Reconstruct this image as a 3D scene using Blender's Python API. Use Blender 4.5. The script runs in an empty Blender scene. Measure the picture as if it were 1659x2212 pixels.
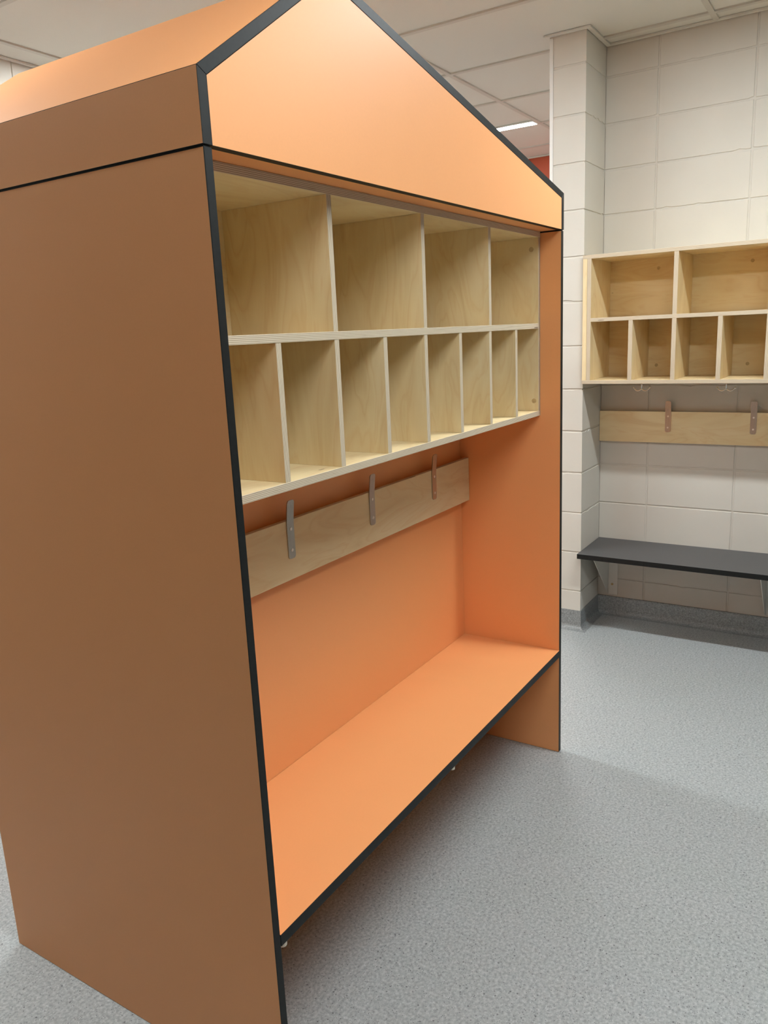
import bpy, bmesh, math, random
from mathutils import Vector, Matrix
random.seed(7)
S = bpy.context.scene
COL = S.collection

# ------------------------------------------------------------------ camera
cam_d = bpy.data.cameras.new('camera')
cam = bpy.data.objects.new('camera', cam_d); COL.objects.link(cam)
cam_d.sensor_fit = 'HORIZONTAL'; cam_d.sensor_width = 36.0
cam_d.lens = 1698.956 / 1659.0 * 36.0
cam_d.clip_start = 0.02
_F = Vector((0.82022304, 0.52717581, -0.22208068)).normalized()
_R = Vector((0.53150263, -0.84586625, -0.04489145)).normalized()
_U = _R.cross(_F).normalized()
m = Matrix((_R, _U, -_F)).transposed().to_4x4()
m.translation = Vector((-0.93478, -0.89077, 1.50188))
cam.matrix_world = m
S.camera = cam

# ------------------------------------------------------------------ world, exposure, lamps
w = bpy.data.worlds.new('world'); S.world = w; w.use_nodes = True
w.node_tree.nodes['Background'].inputs[0].default_value = (0.8, 0.85, 0.9, 1)
w.node_tree.nodes['Background'].inputs[1].default_value = 0.05
S.view_settings.view_transform = 'Standard'
S.view_settings.look = 'None'
S.view_settings.gamma = 1
S.view_settings.use_curve_mapping = False
S.view_settings.exposure = 0.0
LAMP_STRENGTH = 144.0
LAMP_COLOR = (0.93, 1.0, 1.02)
# every strip light of the ceiling: x of its centre, y of its near end
LAMPS = [(1.722, 1.08), (4.070, 1.08), (1.722, -1.36), (-0.10, 1.20), (-0.10, -1.80)]

# ------------------------------------------------------------------ dimensions
ZC = 2.728                     # ceiling
XW = 3.007                     # right wall
XP, YP0, YP1 = 2.721, 0.317, 0.477   # end of the block partition
XE, XL, YB, YF = 5.07, -3.4, 2.46, -4.6
W, D = 1.563, 0.898            # house shaped unit
T = 0.018
ZJ, ZE, ZR, XR = 1.789, 1.897, 2.135, 0.345

# ------------------------------------------------------------------ node helpers
def newmat(name):
    mt = bpy.data.materials.new(name); mt.use_nodes = True
    nt = mt.node_tree; b = nt.nodes['Principled BSDF']
    return mt, nt, b
def N(nt, t, **kw):
    n = nt.nodes.new(t)
    for k, v in kw.items():
        if k.startswith('i_'):
            key = k[2:]
            key = int(key) if key.isdigit() else key.replace('_', ' ')
            n.inputs[key].default_value = v
        else: setattr(n, k, v)
    return n
def L(nt, a, b): nt.links.new(a, b)
def ramp(nt, fac, stops):
    r = N(nt, 'ShaderNodeValToRGB'); e = r.color_ramp.elements
    while len(e) < len(stops): e.new(0.5)
    for k, (p, c) in enumerate(stops):
        e[k].position = p; e[k].color = (*c, 1) if len(c) == 3 else c
    L(nt, fac, r.inputs[0]); return r
def mix(nt, fac, a, b, mode='MIX'):
    x = N(nt, 'ShaderNodeMix', data_type='RGBA', blend_type=mode)
    for s, v in ((x.inputs[0], fac), (x.inputs[6], a), (x.inputs[7], b)):
        if hasattr(v, 'links'): L(nt, v, s)
        else: s.default_value = v if isinstance(v, (int, float)) else (*v, 1)
    return x.outputs[2]
def bump(nt, h, b, strength, dist):
    n = N(nt, 'ShaderNodeBump'); n.inputs['Strength'].default_value = strength
    n.inputs['Distance'].default_value = dist
    L(nt, h, n.inputs['Height']); L(nt, n.outputs[0], b.inputs['Normal'])

def simple(name, col, rough=0.5, spec=0.5, metal=0.0, noise=None):
    mt, nt, b = newmat(name)
    b.inputs['Base Color'].default_value = (*col, 1)
    b.inputs['Roughness'].default_value = rough
    b.inputs['Specular IOR Level'].default_value = spec
    b.inputs['Metallic'].default_value = metal
    if noise:
        tc = N(nt, 'ShaderNodeTexCoord'); n = N(nt, 'ShaderNodeTexNoise')
        n.inputs['Scale'].default_value = noise[0]; n.inputs['Detail'].default_value = 4
        L(nt, tc.outputs['Object'], n.inputs['Vector'])
        r = ramp(nt, n.outputs['Fac'], [(0.3, tuple(c * (1 - noise[1]) for c in col)), (0.7, tuple(min(1, c * (1 + noise[1])) for c in col))])
        L(nt, r.outputs[0], b.inputs['Base Color'])
        if len(noise) > 2: bump(nt, n.outputs['Fac'], b, noise[2], 0.001)
    return mt

M = {}
M['orange'] = simple('orange_laminate', (0.87, 0.385, 0.152), 0.45, 0.42, noise=(260.0, 0.01, 0.06))
M['core'] = simple('black_laminate_core', (0.007, 0.008, 0.008), 0.52, 0.32, noise=(90.0, 0.25, 0.1))
M['bench_top'] = simple('charcoal_laminate', (0.085, 0.083, 0.086), 0.45, 0.5, noise=(300.0, 0.06, 0.1))
M['plastic'] = simple('cream_plastic', (0.75, 0.70, 0.58), 0.4)
M['red'] = simple('red_paint', (0.44, 0.085, 0.038), 0.6, 0.3, noise=(3.0, 0.05))
M['tile'] = simple('ceiling_tile', (0.69, 0.68, 0.63), 0.85, 0.2, noise=(420.0, 0.03, 0.25))
M['tbar'] = simple('ceiling_bar_paint', (0.57, 0.55, 0.50), 0.55, 0.3)
M['white'] = simple('white_metal', (0.80, 0.78, 0.74), 0.4, 0.5)
M['grey_wall'] = simple('plain_painted_wall', (0.42, 0.37, 0.31), 0.7, 0.3, noise=(8.0, 0.02))
M['plug'] = simple('wood_plug', (0.53, 0.38, 0.20), 0.6, 0.3, noise=(200.0, 0.15))
M['screw'] = simple('screw_steel', (0.88, 0.86, 0.82), 0.4, 0.5, 0.6)
M['bracket'] = simple('bracket_paint', (0.76, 0.73, 0.67), 0.5, 0.4)

def steel():
    mt, nt, b = newmat('brushed_steel')
    b.inputs['Metallic'].default_value = 1.0; b.inputs['Roughness'].default_value = 0.38
    tc = N(nt, 'ShaderNodeTexCoord'); mp = N(nt, 'ShaderNodeMapping'); mp.inputs['Scale'].default_value = (900, 900, 12)
    n = N(nt, 'ShaderNodeTexNoise'); n.inputs['Scale'].default_value = 1.0
    L(nt, tc.outputs['Object'], mp.inputs[0]); L(nt, mp.outputs[0], n.inputs['Vector'])
    r = ramp(nt, n.outputs['Fac'], [(0.3, (0.44, 0.42, 0.38)), (0.7, (0.55, 0.53, 0.48))])
    L(nt, r.outputs[0], b.inputs['Base Color'])
    return mt
M['steel'] = steel()
M['chrome'] = simple('chrome', (0.80, 0.78, 0.74), 0.22, 0.5, 1.0)

def ply_face():
    mt, nt, b = newmat('birch_plywood')
    uv = N(nt, 'ShaderNodeUVMap')
    mp = N(nt, 'ShaderNodeMapping'); mp.inputs['Scale'].default_value = (2.2, 9.0, 1)
    L(nt, uv.outputs[0], mp.inputs[0])
    n1 = N(nt, 'ShaderNodeTexNoise'); n1.inputs['Scale'].default_value = 1.0; n1.inputs['Detail'].default_value = 3; n1.inputs['Distortion'].default_value = 0.9
    L(nt, mp.outputs[0], n1.inputs['Vector'])
    # contour-like figure
    ma = N(nt, 'ShaderNodeMath', operation='MULTIPLY'); ma.inputs[1].default_value = 7.0
    L(nt, n1.outputs['Fac'], ma.inputs[0])
    fr = N(nt, 'ShaderNodeMath', operation='FRACT'); L(nt, ma.outputs[0], fr.inputs[0])
    fig = ramp(nt, fr.outputs[0], [(0.0, (0.35,)*3), (0.12, (0.5,)*3), (0.8, (0.62,)*3), (1.0, (0.35,)*3)])
    mp2 = N(nt, 'ShaderNodeMapping'); mp2.inputs['Scale'].default_value = (14, 240, 1)
    L(nt, uv.outputs[0], mp2.inputs[0])
    n2 = N(nt, 'ShaderNodeTexNoise'); n2.inputs['Scale'].default_value = 1.0; n2.inputs['Detail'].default_value = 5
    L(nt, mp2.outputs[0], n2.inputs['Vector'])
    base = ramp(nt, n1.outputs['Fac'], [(0.25, (0.70, 0.52, 0.28)), (0.5, (0.79, 0.62, 0.355)), (0.75, (0.82, 0.66, 0.40))])
    c = mix(nt, 0.33, base.outputs[0], fig.outputs[0], 'OVERLAY')
    gr = ramp(nt, n2.outputs['Fac'], [(0.3, (0.42,)*3), (0.7, (0.56,)*3)])
    c = mix(nt, 0.22, c, gr.outputs[0], 'OVERLAY')
    # rare small dark streak knots
    mp3 = N(nt, 'ShaderNodeMapping'); mp3.inputs['Scale'].default_value = (8, 32, 1)
    L(nt, uv.outputs[0], mp3.inputs[0])
    v = N(nt, 'ShaderNodeTexVoronoi'); v.inputs['Scale'].default_value = 1.0
    L(nt, mp3.outputs[0], v.inputs['Vector'])
    sep = N(nt, 'ShaderNodeSeparateColor'); L(nt, v.outputs['Color'], sep.inputs[0])
    g1 = N(nt, 'ShaderNodeMath', operation='GREATER_THAN'); g1.inputs[1].default_value = 0.955; L(nt, sep.outputs[0], g1.inputs[0])
    g2 = N(nt, 'ShaderNodeMath', operation='LESS_THAN'); g2.inputs[1].default_value = 0.085; L(nt, v.outputs['Distance'], g2.inputs[0])
    mm = N(nt, 'ShaderNodeMath', operation='MULTIPLY'); L(nt, g1.outputs[0], mm.inputs[0]); L(nt, g2.outputs[0], mm.inputs[1])
    m2 = N(nt, 'ShaderNodeMath', operation='MULTIPLY'); m2.inputs[1].default_value = 0.7; L(nt, mm.outputs[0], m2.inputs[0])
    c = mix(nt, m2.outputs[0], c, (0.17, 0.09, 0.03))
    L(nt, c, b.inputs['Base Color'])
    b.inputs['Roughness'].default_value = 0.5; b.inputs['Specular IOR Level'].default_value = 0.35
    bump(nt, n2.outputs['Fac'], b, 0.06, 0.001)
    return mt
M['ply'] = ply_face()

def ply_edge():
    mt, nt, b = newmat('birch_plywood_edge')
    uv = N(nt, 'ShaderNodeUVMap')
    mpn = N(nt, 'ShaderNodeMapping'); mpn.inputs['Scale'].default_value = (6, 60, 1); L(nt, uv.outputs[0], mpn.inputs[0])
    nz = N(nt, 'ShaderNodeTexNoise'); nz.inputs['Scale'].default_value = 1.0; L(nt, mpn.outputs[0], nz.inputs['Vector'])
    sp = N(nt, 'ShaderNodeSeparateXYZ'); L(nt, uv.outputs[0], sp.inputs[0])
    a = N(nt, 'ShaderNodeMath', operation='MULTIPLY_ADD'); a.inputs[1].default_value = 1 / 0.0031; L(nt, sp.outputs[1], a.inputs[0])
    nn = N(nt, 'ShaderNodeMath', operation='MULTIPLY_ADD'); nn.inputs[1].default_value = 0.25; nn.inputs[2].default_value = 0.0; L(nt, nz.outputs['Fac'], nn.inputs[0])
    L(nt, nn.outputs[0], a.inputs[2])
    fr = N(nt, 'ShaderNodeMath', operation='FRACT'); L(nt, a.outputs[0], fr.inputs[0])
    base = ramp(nt, fr.outputs[0], [(0.0, (0.66, 0.55, 0.40)), (0.50, (0.72, 0.61, 0.455)), (0.58, (0.30, 0.22, 0.14)), (0.86, (0.38, 0.29, 0.19)), (0.94, (0.68, 0.57, 0.42))])
    mp = N(nt, 'ShaderNodeMapping'); mp.inputs['Scale'].default_value = (14, 330, 1); L(nt, uv.outputs[0], mp.inputs[0])
    v = N(nt, 'ShaderNodeTexNoise'); v.inputs['Scale'].default_value = 1.0; v.inputs['Detail'].default_value = 6
    L(nt, mp.outputs[0], v.inputs['Vector'])
    d = ramp(nt, v.outputs['Fac'], [(0.30, (0.25, 0.25, 0.25)), (0.38, (0.5,)*3), (0.7, (0.55,)*3)])
    c = mix(nt, 0.55, base.outputs[0], d.outputs[0], 'OVERLAY')
    # rare dark core gaps
    mp3 = N(nt, 'ShaderNodeMapping'); mp3.inputs['Scale'].default_value = (9, 150, 1); L(nt, uv.outputs[0], mp3.inputs[0])
    vo = N(nt, 'ShaderNodeTexVoronoi'); vo.inputs['Scale'].default_value = 1.0; L(nt, mp3.outputs[0], vo.inputs['Vector'])
    sc = N(nt, 'ShaderNodeSeparateColor'); L(nt, vo.outputs['Color'], sc.inputs[0])
    g1 = N(nt, 'ShaderNodeMath', operation='GREATER_THAN'); g1.inputs[1].default_value = 0.93; L(nt, sc.outputs[0], g1.inputs[0])
    g2 = N(nt, 'ShaderNodeMath', operation='LESS_THAN'); g2.inputs[1].default_value = 0.17; L(nt, vo.outputs['Distance'], g2.inputs[0])
    mm = N(nt, 'ShaderNodeMath', operation='MULTIPLY'); L(nt, g1.outputs[0], mm.inputs[0]); L(nt, g2.outputs[0], mm.inputs[1])
    c = mix(nt, mm.outputs[0], c, (0.10, 0.06, 0.035))
    L(nt, c, b.inputs['Base Color']); b.inputs['Roughness'].default_value = 0.65
    return mt
M['ply_edge'] = ply_edge()

def wall_paint():
    mt, nt, b = newmat('cream_block_paint')
    tc = N(nt, 'ShaderNodeTexCoord')
    n1 = N(nt, 'ShaderNodeTexNoise'); n1.inputs['Scale'].default_value = 4; n1.inputs['Detail'].default_value = 3; L(nt, tc.outputs['Object'], n1.inputs['Vector'])
    r = ramp(nt, n1.outputs['Fac'], [(0.3, (0.63, 0.595, 0.53)), (0.7, (0.66, 0.625, 0.56))])
    n2 = N(nt, 'ShaderNodeTexNoise'); n2.inputs['Scale'].default_value = 150; n2.inputs['Detail'].default_value = 4; L(nt, tc.outputs['Object'], n2.inputs['Vector'])
    n3 = N(nt, 'ShaderNodeTexVoronoi'); n3.inputs['Scale'].default_value = 28; L(nt, tc.outputs['Object'], n3.inputs['Vector'])
    pit = ramp(nt, n3.outputs['Distance'], [(0.02, (0, 0, 0)), (0.07, (1, 1, 1))])
    ad = N(nt, 'ShaderNodeMath', operation='MULTIPLY_ADD'); ad.inputs[1].default_value = 0.5
    L(nt, n2.outputs['Fac'], ad.inputs[0]); L(nt, pit.outputs[0], ad.inputs[2])
    L(nt, r.outputs[0], b.inputs['Base Color'])
    b.inputs['Roughness'].default_value = 0.6; b.inputs['Specular IOR Level'].default_value = 0.35
    bump(nt, ad.outputs[0], b, 0.35, 0.0012)
    return mt
M['block'] = wall_paint()

def vinyl(name, gain):
    mt, nt, b = newmat(name)
    tc = N(nt, 'ShaderNodeTexCoord')
    n0 = N(nt, 'ShaderNodeTexNoise'); n0.inputs['Scale'].default_value = 130; n0.inputs['Detail'].default_value = 3; n0.inputs['Roughness'].default_value = 0.6
    L(nt, tc.outputs['Object'], n0.inputs['Vector'])
    base = ramp(nt, n0.outputs['Fac'], [(0.33, tuple(gain * k for k in (0.235, 0.245, 0.245))), (0.5, tuple(gain * k for k in (0.315, 0.328, 0.328))), (0.68, tuple(gain * k for k in (0.405, 0.42, 0.418)))])
    c = base.outputs[0]
    for sc, th, sz, colr, f in ((230, 0.86, 0.33, (0.12, 0.125, 0.13), 0.75), (260, 0.88, 0.33, (0.62, 0.66, 0.65), 0.6), (120, 0.93, 0.26, (0.07, 0.07, 0.075), 0.7)):
        v = N(nt, 'ShaderNodeTexVoronoi'); v.inputs['Scale'].default_value = sc
        L(nt, tc.outputs['Object'], v.inputs['Vector'])
        s = N(nt, 'ShaderNodeSeparateColor'); L(nt, v.outputs['Color'], s.inputs[0])
        g1 = N(nt, 'ShaderNodeMath', operation='GREATER_THAN'); g1.inputs[1].default_value = th; L(nt, s.outputs[1], g1.inputs[0])
        g2 = N(nt, 'ShaderNodeMath', operation='LESS_THAN'); g2.inputs[1].default_value = sz; L(nt, v.outputs['Distance'], g2.inputs[0])
        mm = N(nt, 'ShaderNodeMath', operation='MULTIPLY'); L(nt, g1.outputs[0], mm.inputs[0]); L(nt, g2.outputs[0], mm.inputs[1])
        m2 = N(nt, 'ShaderNodeMath', operation='MULTIPLY'); m2.inputs[1].default_value = f; L(nt, mm.outputs[0], m2.inputs[0])
        c = mix(nt, m2.outputs[0], c, colr)
    L(nt, c, b.inputs['Base Color'])
    b.inputs['Roughness'].default_value = 0.42; b.inputs['Specular IOR Level'].default_value = 0.45
    n2 = N(nt, 'ShaderNodeTexNoise'); n2.inputs['Scale'].default_value = 480; n2.inputs['Detail'].default_value = 2; L(nt, tc.outputs['Object'], n2.inputs['Vector'])
    bump(nt, n2.outputs['Fac'], b, 0.25, 0.001)
    return mt
M['vinyl'] = vinyl('speckled_grey_vinyl', 1.18)
M['vinyl_skirt'] = vinyl('speckled_dark_grey_vinyl', 0.8)

def glow():
    mt, nt, b = newmat('lit_diffuser')
    e = N(nt, 'ShaderNodeEmission'); e.inputs[0].default_value = (*LAMP_COLOR, 1); e.inputs[1].default_value = LAMP_STRENGTH
    L(nt, e.outputs[0], nt.nodes['Material Output'].inputs[0])
    return mt
M['glow'] = glow()

# ------------------------------------------------------------------ geometry helpers
def link(name, bm, mats, parent=None, origin=(0, 0, 0), smooth=False):
    """bm holds world coordinates; origin is the world origin of the parent chain."""
    me = bpy.data.meshes.new(name)
    bmesh.ops.translate(bm, verts=bm.verts, vec=-Vector(origin))
    bmesh.ops.recalc_face_normals(bm, faces=bm.faces)
    if smooth:
        for f in bm.faces: f.smooth = True
    bm.to_mesh(me); bm.free()
    for k in (mats if isinstance(mats, (list, tuple)) else [mats]): me.materials.append(M[k])
    o = bpy.data.objects.new(name, me); COL.objects.link(o)
    if parent is not None: o.parent = parent
    return o
def thing(name, label, cat, loc, group=None):
    o = bpy.data.objects.new(name, None); COL.objects.link(o); o.location = loc
    o.empty_display_size = 0.1
    o['label'] = label; o['category'] = cat
    if group: o['group'] = group
    return o
def struct(o): o['kind'] = 'structure'; return o

def box(bm, a, b, bev=0.0):
    r = bmesh.ops.create_cube(bm, size=1.0)
    vs = r['verts']; a = Vector(a); b = Vector(b)
    for v in vs: v.co = Vector(((a[i] + b[i]) / 2 + v.co[i] * (b[i] - a[i]) for i in range(3)))
    if bev:
        es = list({e for v in vs for e in v.link_edges})
        bmesh.ops.bevel(bm, geom=es, offset=bev, segments=1, profile=0.5, affect='EDGES')
def finish_panel(bm, t, grain=2, t0=0.0, jitter=None):
    """faces across axis t get slot 0 (sheet face), the rest slot 1 (edge); UVs in metres."""
    uvl = bm.loops.layers.uv.verify()
    oth = [i for i in range(3) if i != t]
    g = grain if grain in oth else oth[0]
    h = [i for i in oth if i != g][0]
    ox, oy = (random.uniform(0, 30), random.uniform(0, 30)) if jitter is None else jitter
    for f in bm.faces:
        n = f.normal
        if abs(n[t]) > 0.9:
            f.material_index = 0
            for l in f.loops: l[uvl].uv = (l.vert.co[g] + ox, l.vert.co[h] + oy)
        else:
            f.material_index = 1
            la = h if abs(n[g]) > abs(n[h]) else g
            for l in f.loops: l[uvl].uv = (l.vert.co[la] + ox, l.vert.co[t] - t0)
def panel(name, a, b, t, mats, parent=None, origin=(0, 0, 0), grain=2, bev=0.0006):
    bm = bmesh.new(); box(bm, a, b, bev); bm.normal_update()
    finish_panel(bm, t, grain, t0=a[t])
    return link(name, bm, mats, parent, origin)
OB = ('orange', 'core'); PLY = ('ply', 'ply_edge')

def prism_y(bm, poly, y0, y1, bev=0.0006):
    a = [bm.verts.new((x, y0, z)) for x, z in poly]; b = [bm.verts.new((x, y1, z)) for x, z in poly]
    bm.faces.new(a); bm.faces.new(b[::-1]); n = len(poly)
    for i in range(n): bm.faces.new((a[i], a[(i + 1) % n], b[(i + 1) % n], b[i]))
    bmesh.ops.recalc_face_normals(bm, faces=bm.faces)
    if bev: bmesh.ops.bevel(bm, geom=list(bm.edges), offset=bev, segments=1, profile=0.5, affect='EDGES')
    bm.normal_update()
def cyl(bm, c, r, h, axis, seg=20):
    """cylinder starting at c going h along axis"""
    rm = {'x': Matrix.Rotation(math.pi / 2, 4, 'Y'), 'y': Matrix.Rotation(-math.pi / 2, 4, 'X'), 'z': Matrix.Identity(4)}[axis]
    d = {'x': Vector((1, 0, 0)), 'y': Vector((0, 1, 0)), 'z': Vector((0, 0, 1))}[axis]
    mt = Matrix.Translation(Vector(c) + d * h / 2) @ rm
    bmesh.ops.create_cone(bm, cap_ends=True, segments=seg, radius1=r, radius2=r, depth=abs(h), matrix=mt)
def tube(bm, pts, r, seg=10):
    pts = [Vector(p) for p in pts]; rings = []
    for i, p in enumerate(pts):
        d = (pts[min(i + 1, len(pts) - 1)] - pts[max(i - 1, 0)]).normalized()
        s = d.cross(Vector((1, 0, 0)) if abs(d.x) < 0.9 else Vector((0, 1, 0))).normalized(); t = d.cross(s)
        rings.append([bm.verts.new(p + r * (math.cos(2 * math.pi * k / seg) * s + math.sin(2 * math.pi * k / seg) * t)) for k in range(seg)])
    for a, b in zip(rings, rings[1:]):
        for k in range(seg): bm.faces.new((a[k], a[(k + 1) % seg], b[(k + 1) % seg], b[k]))
    bm.faces.new(rings[0][::-1]); bm.faces.new(rings[-1])
def sweep(name, path, prof, mat, parent=None, side=1):
    """sweep a profile (offset from the wall, z) along a floor path with mitred corners; side=+1: offsets to the left of travel"""
    P = [Vector(p) for p in path]; bm = bmesh.new(); rings = []
    for i, p in enumerate(P):
        ns = []
        if i > 0: d = (P[i] - P[i - 1]).normalized(); ns.append(Vector((-d.y, d.x)) * side)
        if i < len(P) - 1: d = (P[i + 1] - P[i]).normalized(); ns.append(Vector((-d.y, d.x)) * side)
        n = ns[0] if len(ns) == 1 else (ns[0] + ns[1]) / (1 + ns[0].dot(ns[1]))
        rings.append([bm.verts.new((p.x + n.x * o, p.y + n.y * o, z)) for o, z in prof])
    k = len(prof)
    for a, b in zip(rings, rings[1:]):
        for j in range(k): bm.faces.new((a[j], a[(j + 1) % k], b[(j + 1) % k], b[j]))
    bm.faces.new(rings[0]); bm.faces.new(rings[-1][::-1])
    return link(name, bm, mat, parent)

# ------------------------------------------------------------------ block wall faces
REC = 0.0035
def wob(a, b, n, amp, chip):
    """wobbling offsets along an edge"""
    out = []
    for i in range(n):
        v = random.uniform(-amp, amp)
        if random.random() < chip: v += random.uniform(0.002, 0.006)
        out.append(v)
    return out
def block_face(bm, o, u, n, u0, u1, joints, zs, corner0=False, corner1=False, gapz=0.0065, gapu=0.0075):
    """o: point on the wall plane at u=0,z=0; u: direction along the wall; n: outward normal"""
    o, u, n = Vector(o), Vector(u), Vector(n)
    us = [u0] + [j for j in joints if u0 < j < u1] + [u1]
    for ci in range(len(zs) - 1):
        for bi in range(len(us) - 1):
            a, b = us[bi], us[bi + 1]
            la = a + (0 if (bi == 0) else gapu / 2); lb = b - (0 if (bi == len(us) - 2) else gapu / 2)
            z0 = zs[ci] + gapz / 2 + random.uniform(-0.001, 0.001); z1 = zs[ci + 1] - gapz / 2 + random.uniform(-0.001, 0.001)
            nu = max(3, int((lb - la) / 0.022)); nz = 8
            ring = []
            wb = wob(0, 0, nu + 1, 0.0006, 0.04); wt = wob(0, 0, nu + 1, 0.0006, 0.06)
            for i in range(nu + 1): ring.append((la + (lb - la) * i / nu, z0 + max(-0.0015, wb[i])))
            cw = corner1 and bi == len(us) - 2
            for i in range(1, nz): ring.append((lb - (0 if cw else abs(random.uniform(-0.0005, 0.0005))), z0 + (z1 - z0) * i / nz))
            for i in range(nu, -1, -1): ring.append((la + (lb - la) * i / nu, z1 - max(-0.0015, wt[i])))
            cw = corner0 and bi == 0
            for i in range(nz - 1, 0, -1): ring.append((la + (0 if cw else abs(random.uniform(-0.0005, 0.0005))), z0 + (z1 - z0) * i / nz))
            cu, cz = (la + lb) / 2, (z0 + z1) / 2
            def P(q, d): return o + u * q[0] + Vector((0, 0, q[1])) + n * d
            fr = []
            for q in ring:
                s = 0.0016
                du = 0 if ((corner0 and bi == 0 and abs(q[0] - la) < 1e-5) or (corner1 and bi == len(us) - 2 and abs(q[0] - lb) < 1e-5)) else s
                qq = (q[0] + (du if q[0] < la + 0.004 else (-du if q[0] > lb - 0.004 else 0)), q[1] + (s if q[1] < z0 + 0.008 else (-s if q[1] > z1 - 0.008 else 0)))
                fr.append(bm.verts.new(P(qq, 0)))
            mid = [bm.verts.new(P(q, -0.0014)) for q in ring]
            bk = [bm.verts.new(P(q, -REC - 0.001)) for q in ring]
            bm.faces.new(fr)
            k = len(ring)
            for i in range(k):
                j = (i + 1) % k
                e = [(corner0 and bi == 0 and abs(ring[t][0] - la) < 1e-5) or (corner1 and bi == len(us) - 2 and abs(ring[t][0] - lb) < 1e-5) for t in (i, j)]
                if all(e): continue
                bm.faces.new((fr[i], fr[j], mid[j], mid[i])); bm.faces.new((mid[i], mid[j], bk[j], bk[i]))
ZS = [0.0] + [0.2 * k for k in range(1, 14)] + [ZC + 0.02]

# right wall, facing -x
bm = bmesh.new()
box(bm, (XW + REC, YF - 0.1, -0.05), (XW + 0.16, YP0 + 0.05, ZC + 0.05))
block_face(bm, (XW, YP0, 0), (0, -1, 0), (-1, 0, 0), 0, 2.4, [0.2375 + 0.4 * k for k in range(8)], ZS)
box(bm, (XW, YF - 0.1, -0.05), (XW + 0.1, YP0 - 2.4, ZC + 0.05))
struct(link('wall_right', bm, 'block'))
# partition end: faces -x, -y and +y
bm = bmesh.new()
box(bm, (XP + REC, YP0 + REC, -0.05), (XE, YP1 - REC, ZC + 0.05))
block_face(bm, (XP, YP1, 0), (0, -1, 0), (-1, 0, 0), 0, YP1 - YP0, [], ZS, True, True)
block_face(bm, (XP, YP0, 0), (1, 0, 0), (0, -1, 0), 0, XW - XP, [], ZS, True, False)
block_face(bm, (XP, YP1, 0), (1, 0, 0), (0, 1, 0), 0, XE - XP, [0.12 + 0.4 * k for k in range(7)], ZS, True, False)
struct(link('wall_partition', bm, 'block'))
# back wall facing -y
bm = bmesh.new()
box(bm, (XL - 0.1, YB + REC, -0.05), (XE + 0.1, YB + 0.15, ZC + 0.05))
block_face(bm, (-0.6, YB, 0), (1, 0, 0), (0, -1, 0), 0, 5.6, [0.03 + 0.4 * k for k in range(15)], ZS)
box(bm, (XL - 0.1, YB, -0.05), (-0.6, YB + 0.1, ZC + 0.05))
struct(link('wall_back', bm, 'block'))
bm = bmesh.new(); box(bm, (XE, YP1 - 0.1, -0.05), (XE + 0.12, YB + 0.1, ZC + 0.05)); struct(link('wall_far', bm, 'red'))
bm = bmesh.new(); box(bm, (XL - 0.12, YF - 0.1, -0.05), (XL, YB + 0.1, ZC + 0.05)); struct(link('wall_left', bm, 'grey_wall'))
bm = bmesh.new(); box(bm, (XL - 0.1, YF - 0.12, -0.05), (XW + 0.1, YF, ZC + 0.05)); struct(link('wall_front', bm, 'grey_wall'))
bm = bmesh.new(); box(bm, (XL - 0.12, YF - 0.12, -0.08), (XE + 0.12, YB + 0.15, 0.0)); struct(link('floor', bm, 'vinyl'))

# ceiling: tiles with a bar grid a little proud of them
bm = bmesh.new(); box(bm, (XL - 0.12, YF - 0.12, ZC + 0.0075), (XE + 0.12, YB + 0.15, ZC + 0.08)); ceil = struct(link('ceiling', bm, 'tile'))
GX = [2.893 + 0.6085 * k for k in range(-10, 4)]; GY = [1.066 + 1.222 * k for k in range(-4, 2)]
bm = bmesh.new()
for x in GX:
    if x < XL: continue
    box(bm, (x - 0.012, YF, ZC), (x + 0.012, YB, ZC + 0.0095), 0.0008)
for y in GY: box(bm, (XL, y - 0.012, ZC + 0.0003), (XE, y + 0.012, ZC + 0.0095), 0.0008)
gr = link('ceiling_grid', bm, 'tbar', ceil)
# wall angle around the visible walls
ang = [(0.004, ZC - 0.0012), (0.024, ZC - 0.0012), (0.024, ZC + 0.006), (0.004, ZC + 0.006)]
pth = [(XW, YF), (XW, YP0), (XP, YP0), (XP, YP1), (XE, YP1), (XE, YB), (XL, YB)]
struct(sweep('trim_1', pth, ang, 'tile', side=1))
# white corner bead on the partition end
bm = bmesh.new(); box(bm, (XP - 0.003, YP1 - 0.012, 0.0), (XP + 0.02, YP1 + 0.004, ZC - 0.005), 0.001); struct(link('trim_2', bm, 'white'))
# coved vinyl skirting
cv = [(-0.002, 0.0005), (-0.002, 0.098), (0.0035, 0.098), (0.0045, 0.04)]
for k in range(7):
    a = math.pi / 2 * k / 6; cv.append((0.0045 + 0.024 * (1 - math.cos(a)), 0.026 - 0.0245 * math.sin(a)))
cv.append((0.036, 0.0005))
struct(sweep('baseboard_right', [(XW, YF), (XW, YP0), (XP, YP0), (XP, YP1), (XE, YP1)], cv, 'vinyl_skirt', side=1))
struct(sweep('baseboard_back', [(XE, YB), (XL, YB)], cv, 'vinyl_skirt', side=1))

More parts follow.
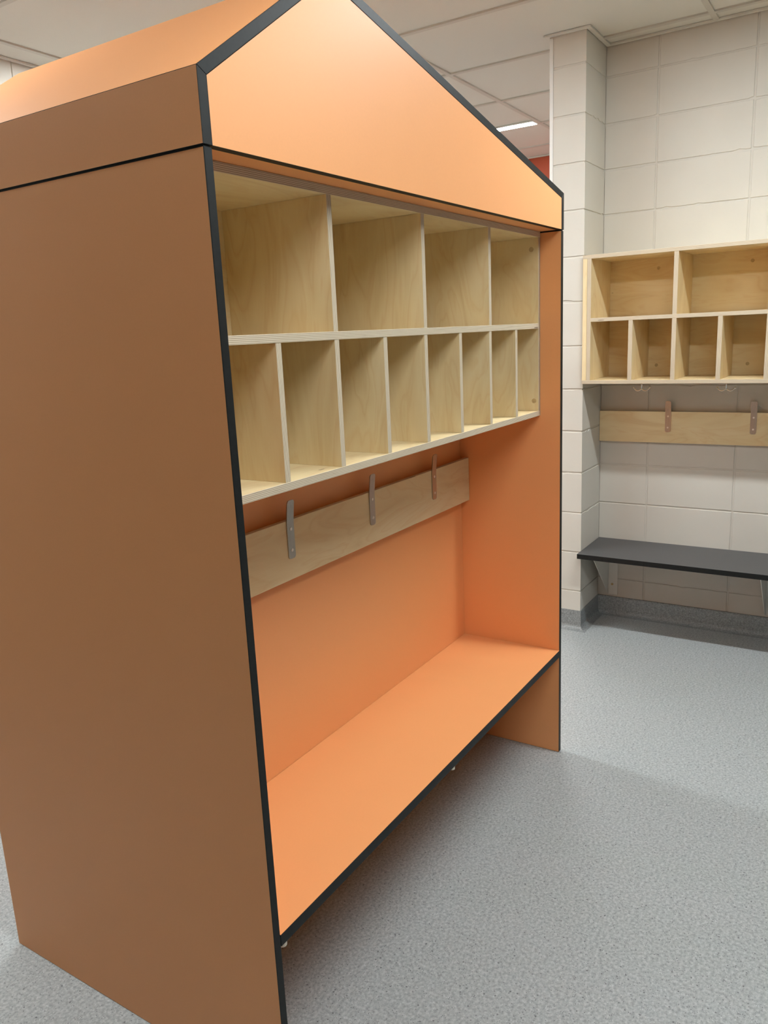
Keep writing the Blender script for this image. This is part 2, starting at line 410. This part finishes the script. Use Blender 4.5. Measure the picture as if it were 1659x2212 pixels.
# ------------------------------------------------------------------ orange house shaped unit
U0 = (0.0, 0.0, 0.0)
unit = thing('house_storage_unit', 'tall orange house-shaped cubby and bench unit with black edges, standing on grey floor', 'storage unit', (W / 2, D / 2, 0))
UO = tuple(unit.location)
def up(name, a, b, t, mats=OB, parent=None, grain=2, bev=0.0006):
    return panel(name, a, b, t, mats, parent or unit, UO, grain, bev)
up('side_panel', (0.0008, 0.0008, 0), (T + 0.001, D - 0.0008, ZJ - 0.0028), 0, bev=0.0011)
up('side_panel', (W - T - 0.001, 0.0008, 0), (W - 0.0008, D - 0.0008, ZJ - 0.0028), 0, bev=0.0011)
for xa, xb in ((0.003, T - 0.002), (W - T + 0.002, W - 0.003)):
    bm = bmesh.new(); box(bm, (xa, 0.003, ZJ - 0.006), (xb, D - 0.003, ZJ + 0.006)); link('joint_strip', bm, 'core', unit, UO)
# roof shell, cross sections in x,z with mitred corners
def off_pt(p0, p1, p2, d):
    a = (Vector(p1) - Vector(p0)).normalized(); b = (Vector(p2) - Vector(p1)).normalized()
    na = Vector((a.y, -a.x)); nb = Vector((b.y, -b.x))
    n = (na + nb) / (1 + na.dot(nb)); return (p1[0] + n.x * d, p1[1] + n.y * d)
O = [(0, ZJ), (0, ZE), (XR, ZR), (W, ZE), (W, ZJ)]
TR = 0.0195
I = [(TR, ZJ), off_pt(O[0], O[1], O[2], TR), off_pt(O[1], O[2], O[3], TR), off_pt(O[2], O[3], O[4], TR), (W - TR, ZJ)]
for i, nm in ((0, 'upper_side_panel'), (1, 'roof_panel'), (2, 'roof_panel'), (3, 'upper_side_panel')):
    g = 0.00025
    bm = bmesh.new(); poly = [O[i], O[i + 1], I[i + 1], I[i]]
    prism_y(bm, poly, 0.0, D, 0.0007)
    d = (Vector(O[i + 1]) - Vector(O[i])).normalized(); nn = Vector((d.y, -d.x))
    for f in bm.faces:
        n = f.normal; k = abs(n.x * nn.x + n.z * nn.y)
        f.material_index = 0 if k > 0.93 and abs(n.y) < 0.3 else 1
    link(nm, bm, OB, unit, UO)
for y0, y1 in ((0.0006, T), (D - T, D - 0.0006)):
    bm = bmesh.new(); prism_y(bm, [(p[0] + (0.0004 if p[0] < 0.1 else (-0.0004 if p[0] > 1.4 else 0)), p[1]) for p in I], y0, y1, 0.0006)
    for f in bm.faces: f.material_index = 0 if abs(f.normal.y) > 0.9 else 1
    link('gable_panel', bm, OB, unit, UO)
up('soffit_panel', (T + 0.001, T, ZJ + 0.0005), (W - T - 0.001, D - T, ZJ + 0.018), 2)
up('back_panel', (T + 0.001, 0.369, 0.0), (W - T - 0.001, 0.387, ZJ), 1)
up('back_panel', (T + 0.001, 0.511, 0.0), (W - T - 0.001, 0.529, ZJ), 1)
ZB = 0.392
seat = up('bench_seat', (T + 0.001, 0.0, ZB - 0.025), (W - T - 0.001, 0.369, ZB), 2, bev=0.0008)
up('bench_seat', (T + 0.001, 0.529, ZB - 0.025), (W - T - 0.001, D, ZB), 2, bev=0.0008)
for x in (0.036, 0.748):
    bm = bmesh.new()
    box(bm, (x - 0.014, 0.003, ZB - 0.029), (x + 0.014, 0.036, ZB - 0.025), 0.0008)
    cyl(bm, (x, 0.013, ZB - 0.038), 0.009, 0.010, 'z', 16)
    link('fixing_block', bm, 'plastic', seat, UO)['label'] = 'small cream plastic fixing block'

# the plywood cubby in the unit
CT = 0.0165
def cubby_unit(parent, origin, ax, c0, c1, f, bk, z0, z1, zshelf, centres_low, centres_up, tdiv, sides, fdir):
    """ax: 'x' cubby runs along x and opens to -y;  'y' runs along y and opens to -x.
    c0<c1 run limits, f front coordinate, bk back coordinate."""
    def P(c, d, z): return (c, d, z) if ax == 'x' else (d, c, z)
    ra, da = (0, 1) if ax == 'x' else (1, 0)
    bm = bmesh.new()
    parts = []
    def pb(a, b, t, grain):
        q = bmesh.new(); lo = [min(a[i], b[i]) for i in range(3)]; hi = [max(a[i], b[i]) for i in range(3)]
        box(q, lo, hi, 0.0005); q.normal_update(); finish_panel(q, t, grain, t0=lo[t])
        me = bpy.data.meshes.new('tmp'); q.to_mesh(me); q.free(); bm.from_mesh(me); bpy.data.meshes.remove(me)
    pb(P(c0, f, z1 - CT), P(c1, bk, z1), 2, ra)
    pb(P(c0, f, z0), P(c1, bk, z0 + CT), 2, ra)
    for s0, s1 in sides: pb(P(s0, f + 0.0004, z0 + CT), P(s1, bk, z1 - CT), ra, 2)
    pb(P(c0, bk - 0.012, z0 + CT), P(c1, bk, z1 - CT), da, ra)
    # only recalc, keep UV and slots
    car = link('cubby_case', bm, PLY, parent, origin)
    i0 = min(max(s) for s in sides); i1 = max(min(s) for s in sides)
    def sub(name, a, b, t, grain):
        lo = [min(a[i], b[i]) for i in range(3)]; hi = [max(a[i], b[i]) for i in range(3)]
        return panel(name, lo, hi, t, PLY, car, origin, grain, 0.0005)
    sub('shelf', P(i0, f + 0.0002, zshelf - CT / 2), P(i1, bk - 0.012, zshelf + CT / 2), 2, ra)
    for c in centres_low: sub('divider', P(c - tdiv / 2, f + 0.001, z0 + CT), P(c + tdiv / 2, bk - 0.012, zshelf - CT / 2), ra, 2)
    for c in centres_up: sub('divider', P(c - tdiv / 2, f + 0.001, zshelf + CT / 2), P(c + tdiv / 2, bk - 0.012, z1 - CT), ra, 2)
    return car
case = cubby_unit(unit, UO, 'x', T + 0.001, W - T - 0.001, 0.070, 0.362, 1.212, ZJ, 1.5005,
    [0.226 + 0.1873 * k for k in range(7)], [0.412, 0.7885, 1.165], 0.0155, [(T + 0.001, T + 0.0165), (W - T - 0.0165, W - T - 0.001)], 1)
for y, z in ((0.094, 1.737), (0.086, 1.261)):
    bm = bmesh.new(); cyl(bm, (W - T - 0.0165 - 0.0006, y, z), 0.0076, 0.002, 'x', 24)
    link('screw_plug', bm, 'plug', case, UO)['label'] = 'darker round wooden screw plug'

# hook board and flat steel hooks
def hook_mesh(ax, fwd):
    """flat bar 27 x 3 mm, 150 mm tall, rounded ends, top leaning a little forward; local origin at its foot centre on the board"""
    bm = bmesh.new(); w2, h, r, th = 0.0132, 0.150, 0.008, 0.003
    half = [(w2 - r + r * math.sin(math.radians(a)), r - r * math.cos(math.radians(a))) for a in range(0, 91, 15)]
    half += [(w2, z) for z in (0.03, 0.06, 0.085, 0.1, 0.115, 0.13)]
    half += [(w2 - r + r * math.cos(math.radians(a)), h - r + r * math.sin(math.radians(a))) for a in range(0, 91, 15)]
    def lean(z): return 0 if z < 0.085 else 0.06 * (z - 0.085) + 0.65 * (z - 0.085) ** 2
    def V(u, z, d): return bm.verts.new((u, -(d + lean(z)), z) if ax == 'x' else (-(d + lean(z)), u, z))
    rows = [(V(-u, z, th), V(u, z, th), V(u, z, 0), V(-u, z, 0)) for u, z in half]
    for a, b in zip(rows, rows[1:]):
        for q in range(4): bm.faces.new((a[q], a[(q + 1) % 4], b[(q + 1) % 4], b[q]))
    bm.faces.new(rows[0]); bm.faces.new(rows[-1][::-1])
    return bm
def screw_mesh(ax):
    bm = bmesh.new()
    if ax == 'x': cyl(bm, (0, -0.0046, 0), 0.0042, 0.0020, 'y', 16); 
    else: cyl(bm, (-0.0046, 0, 0), 0.0042, 0.0020, 'x', 16)
    bmesh.ops.bevel(bm, geom=[e for e in bm.edges], offset=0.0004, segments=1, affect='EDGES')
    return bm
def hook_set(parent, origin, ax, pts):
    first = None
    for p in pts:
        rel = Vector(p) - Vector(origin)
        if first is None:
            h = link('coat_hook', hook_mesh(ax, 1), 'steel', parent); h.location = rel
            first = h; kids = []
            for z in (0.022, 0.076):
                s = link('screw', screw_mesh(ax), 'screw', h); s.location = (0, 0, z); kids.append(s)
        else:
            h = first.copy(); COL.objects.link(h); h.parent = parent; h.location = rel
            for k in kids: c = k.copy(); COL.objects.link(c); c.parent = h
up('hook_board', (T + 0.0015, 0.337, 0.906), (W - T - 0.0015, 0.352, 1.0585), 1, PLY, grain=0)
for x in (0.10, 0.74, 1.38):
    bm = bmesh.new(); box(bm, (x, 0.352, 0.93), (x + 0.05, 0.369, 1.03)); link('board_spacer', bm, 'core', unit, UO)
hook_set(unit, UO, 'x', [(0.166, 0.3368, 0.9605), (0.538, 0.3368, 0.9605), (0.911, 0.3368, 0.9605), (1.284, 0.3368, 0.9605)])

# ------------------------------------------------------------------ plywood cubby on the right wall
cub = thing('wall_cubby', 'birch plywood cubby shelf fixed to the cream block wall above the dark bench', 'shelf', (2.85, -0.45, 1.2265))
CO = tuple(cub.location)
C0, C1 = -1.214, 0.3155
car = cubby_unit(cub, CO, 'y', C0, C1, 2.700, XW - 0.0005, 1.2265, 1.8005, 1.5155,
    [0.096 - 0.187 * k for k in range(7)], [-0.091, -0.465, -0.839], 0.0185, [(C0, C0 + 0.018), (0.2765, 0.2945)], 1)
panel('filler_strip', (2.7004, 0.295, 1.2265 + CT), (2.712, 0.3145, 1.8005 - CT), 0, ('ply', 'ply'), cub, CO)
for y, z in ((0.0514, 1.738), (-0.3495, 1.7385), (0.0481, 1.2925), (-0.352, 1.2921), (-0.75, 1.738), (-0.75, 1.292)):
    bm = bmesh.new(); cyl(bm, (XW - 0.0135, y, z), 0.0078, 0.002, 'x', 24)
    link('screw_plug', bm, 'plug', car, CO)['label'] = 'darker round wooden screw plug'
# chrome double hooks under the cubby
def dhook():
    """round plate, stem and two arms that dip and rise to a knobbed tip"""
    bm = bmesh.new()
    cyl(bm, (0, 0, -0.003), 0.0125, 0.003, 'z', 20)
    tube(bm, [(0, 0, -0.001), (0, 0, -0.012), (0, 0, -0.036)], 0.0032)
    for s in (-1, 1):
        pts = []
        for k in range(14):
            t = k / 13
            pts.append((0, s * 0.037 * t, -0.035 - 0.0115 * math.sin(math.pi * t) + 0.004 * t))
        tube(bm, pts, 0.0027)
        bmesh.ops.create_uvsphere(bm, u_segments=12, v_segments=8, radius=0.0048, matrix=Matrix.Translation(pts[-1]))
    return bm
dh = link('double_hook', dhook(), 'chrome', cub, smooth=True)
dh['label'] = 'small steel double hook'
for k in range(4):
    o = dh if k == 0 else dh.copy()
    if k: COL.objects.link(o); o.parent = cub
    o.location = Vector((2.85, 0.077 - 0.368 * k, 1.2265)) - Vector(CO)

# ------------------------------------------------------------------ hook board on the right wall
rail = thing('hook_rail', 'plywood hook board with flat steel hooks on the block wall under the cubby', 'coat rack', (XW, -0.45, 0.92))
RO = tuple(rail.location)
panel('hook_board', (2.987, -1.214, 0.920), (XW - 0.0002, 0.3155, 1.0715), 0, PLY, rail, RO, grain=1)
hook_set(rail, RO, 'y', [(2.9868, -0.0165 - 0.376 * k, 0.9735) for k in range(4)])

# ------------------------------------------------------------------ wall bench
bench = thing('wall_bench', 'dark charcoal bench with black edge along the cream block wall', 'bench', (2.85, -0.45, 0.0))
BO = tuple(bench.location)
panel('bench_top', (2.655, -1.6, 0.388), (XW - 0.001, 0.3150, 0.412), 2, ('bench_top', 'core'), bench, BO, bev=0.0008)
def bracket(y):
    bm = bmesh.new()
    # wall plate, top plate and a triangular gusset with a folded lip
    box(bm, (XW - 0.004, y - 0.047, 0.108), (XW - 0.0005, y + 0.003, 0.388), 0.001)
    box(bm, (2.745, y - 0.047, 0.3845), (XW - 0.004, y + 0.003, 0.388), 0.001)
    a = [(XW - 0.004, 0.108), (XW - 0.004, 0.3845), (2.74, 0.3845), (2.74, 0.372)]
    v0 = [bm.verts.new((x, y, z)) for x, z in a]; v1 = [bm.verts.new((x, y + 0.003, z)) for x, z in a]
    bm.faces.new(v0); bm.faces.new(v1[::-1])
    for i in range(4): bm.faces.new((v0[i], v0[(i + 1) % 4], v1[(i + 1) % 4], v1[i]))
    return bm
b0 = link('bracket', bracket(0.2600), 'bracket', bench, BO)
bm = bmesh.new(); cyl(bm, (XW - 0.0065, 0.240, 0.165), 0.006, 0.003, 'x', 16); k0 = link('screw', bm, 'plug', b0, BO)
for dy in (-0.75, -1.5):
    c = b0.copy(); COL.objects.link(c); c.parent = bench; c.location = (0, dy, 0)
    c2 = k0.copy(); COL.objects.link(c2); c2.parent = c

# ------------------------------------------------------------------ ceiling strip lights
proto = None
LAB = {(4.070, 1.08): 'white strip ceiling light glowing beyond the partition end', (1.722, 1.08): 'strip ceiling light behind the house unit', (1.722, -1.36): 'strip ceiling light between house unit and wall bench',
       (-0.10, 1.20): 'strip ceiling light over the back left corner of the house unit', (-0.10, -1.80): 'strip ceiling light in front of the house unit, near its left side'}
for (x, y) in LAMPS:
    if proto is None:
        t = thing('ceiling_light', LAB[(x, y)], 'ceiling light', (x, y, ZC), 'ceiling strip lights')
        bm = bmesh.new(); box(bm, (-0.044, -0.003, -0.0028), (0.044, 1.199, 0.0058), 0.001); h = link('light_frame', bm, 'white', t)
        bm = bmesh.new(); box(bm, (-0.036, 0.005, -0.0032), (0.036, 1.191, 0.0005), 0.0004); d = link('light_diffuser', bm, 'glow', t)
        proto = (t, h, d)
    else:
        t = proto[0].copy(); COL.objects.link(t); t.location = (x, y, ZC); t['label'] = LAB[(x, y)]
        for q in proto[1:]: c = q.copy(); COL.objects.link(c); c.parent = t
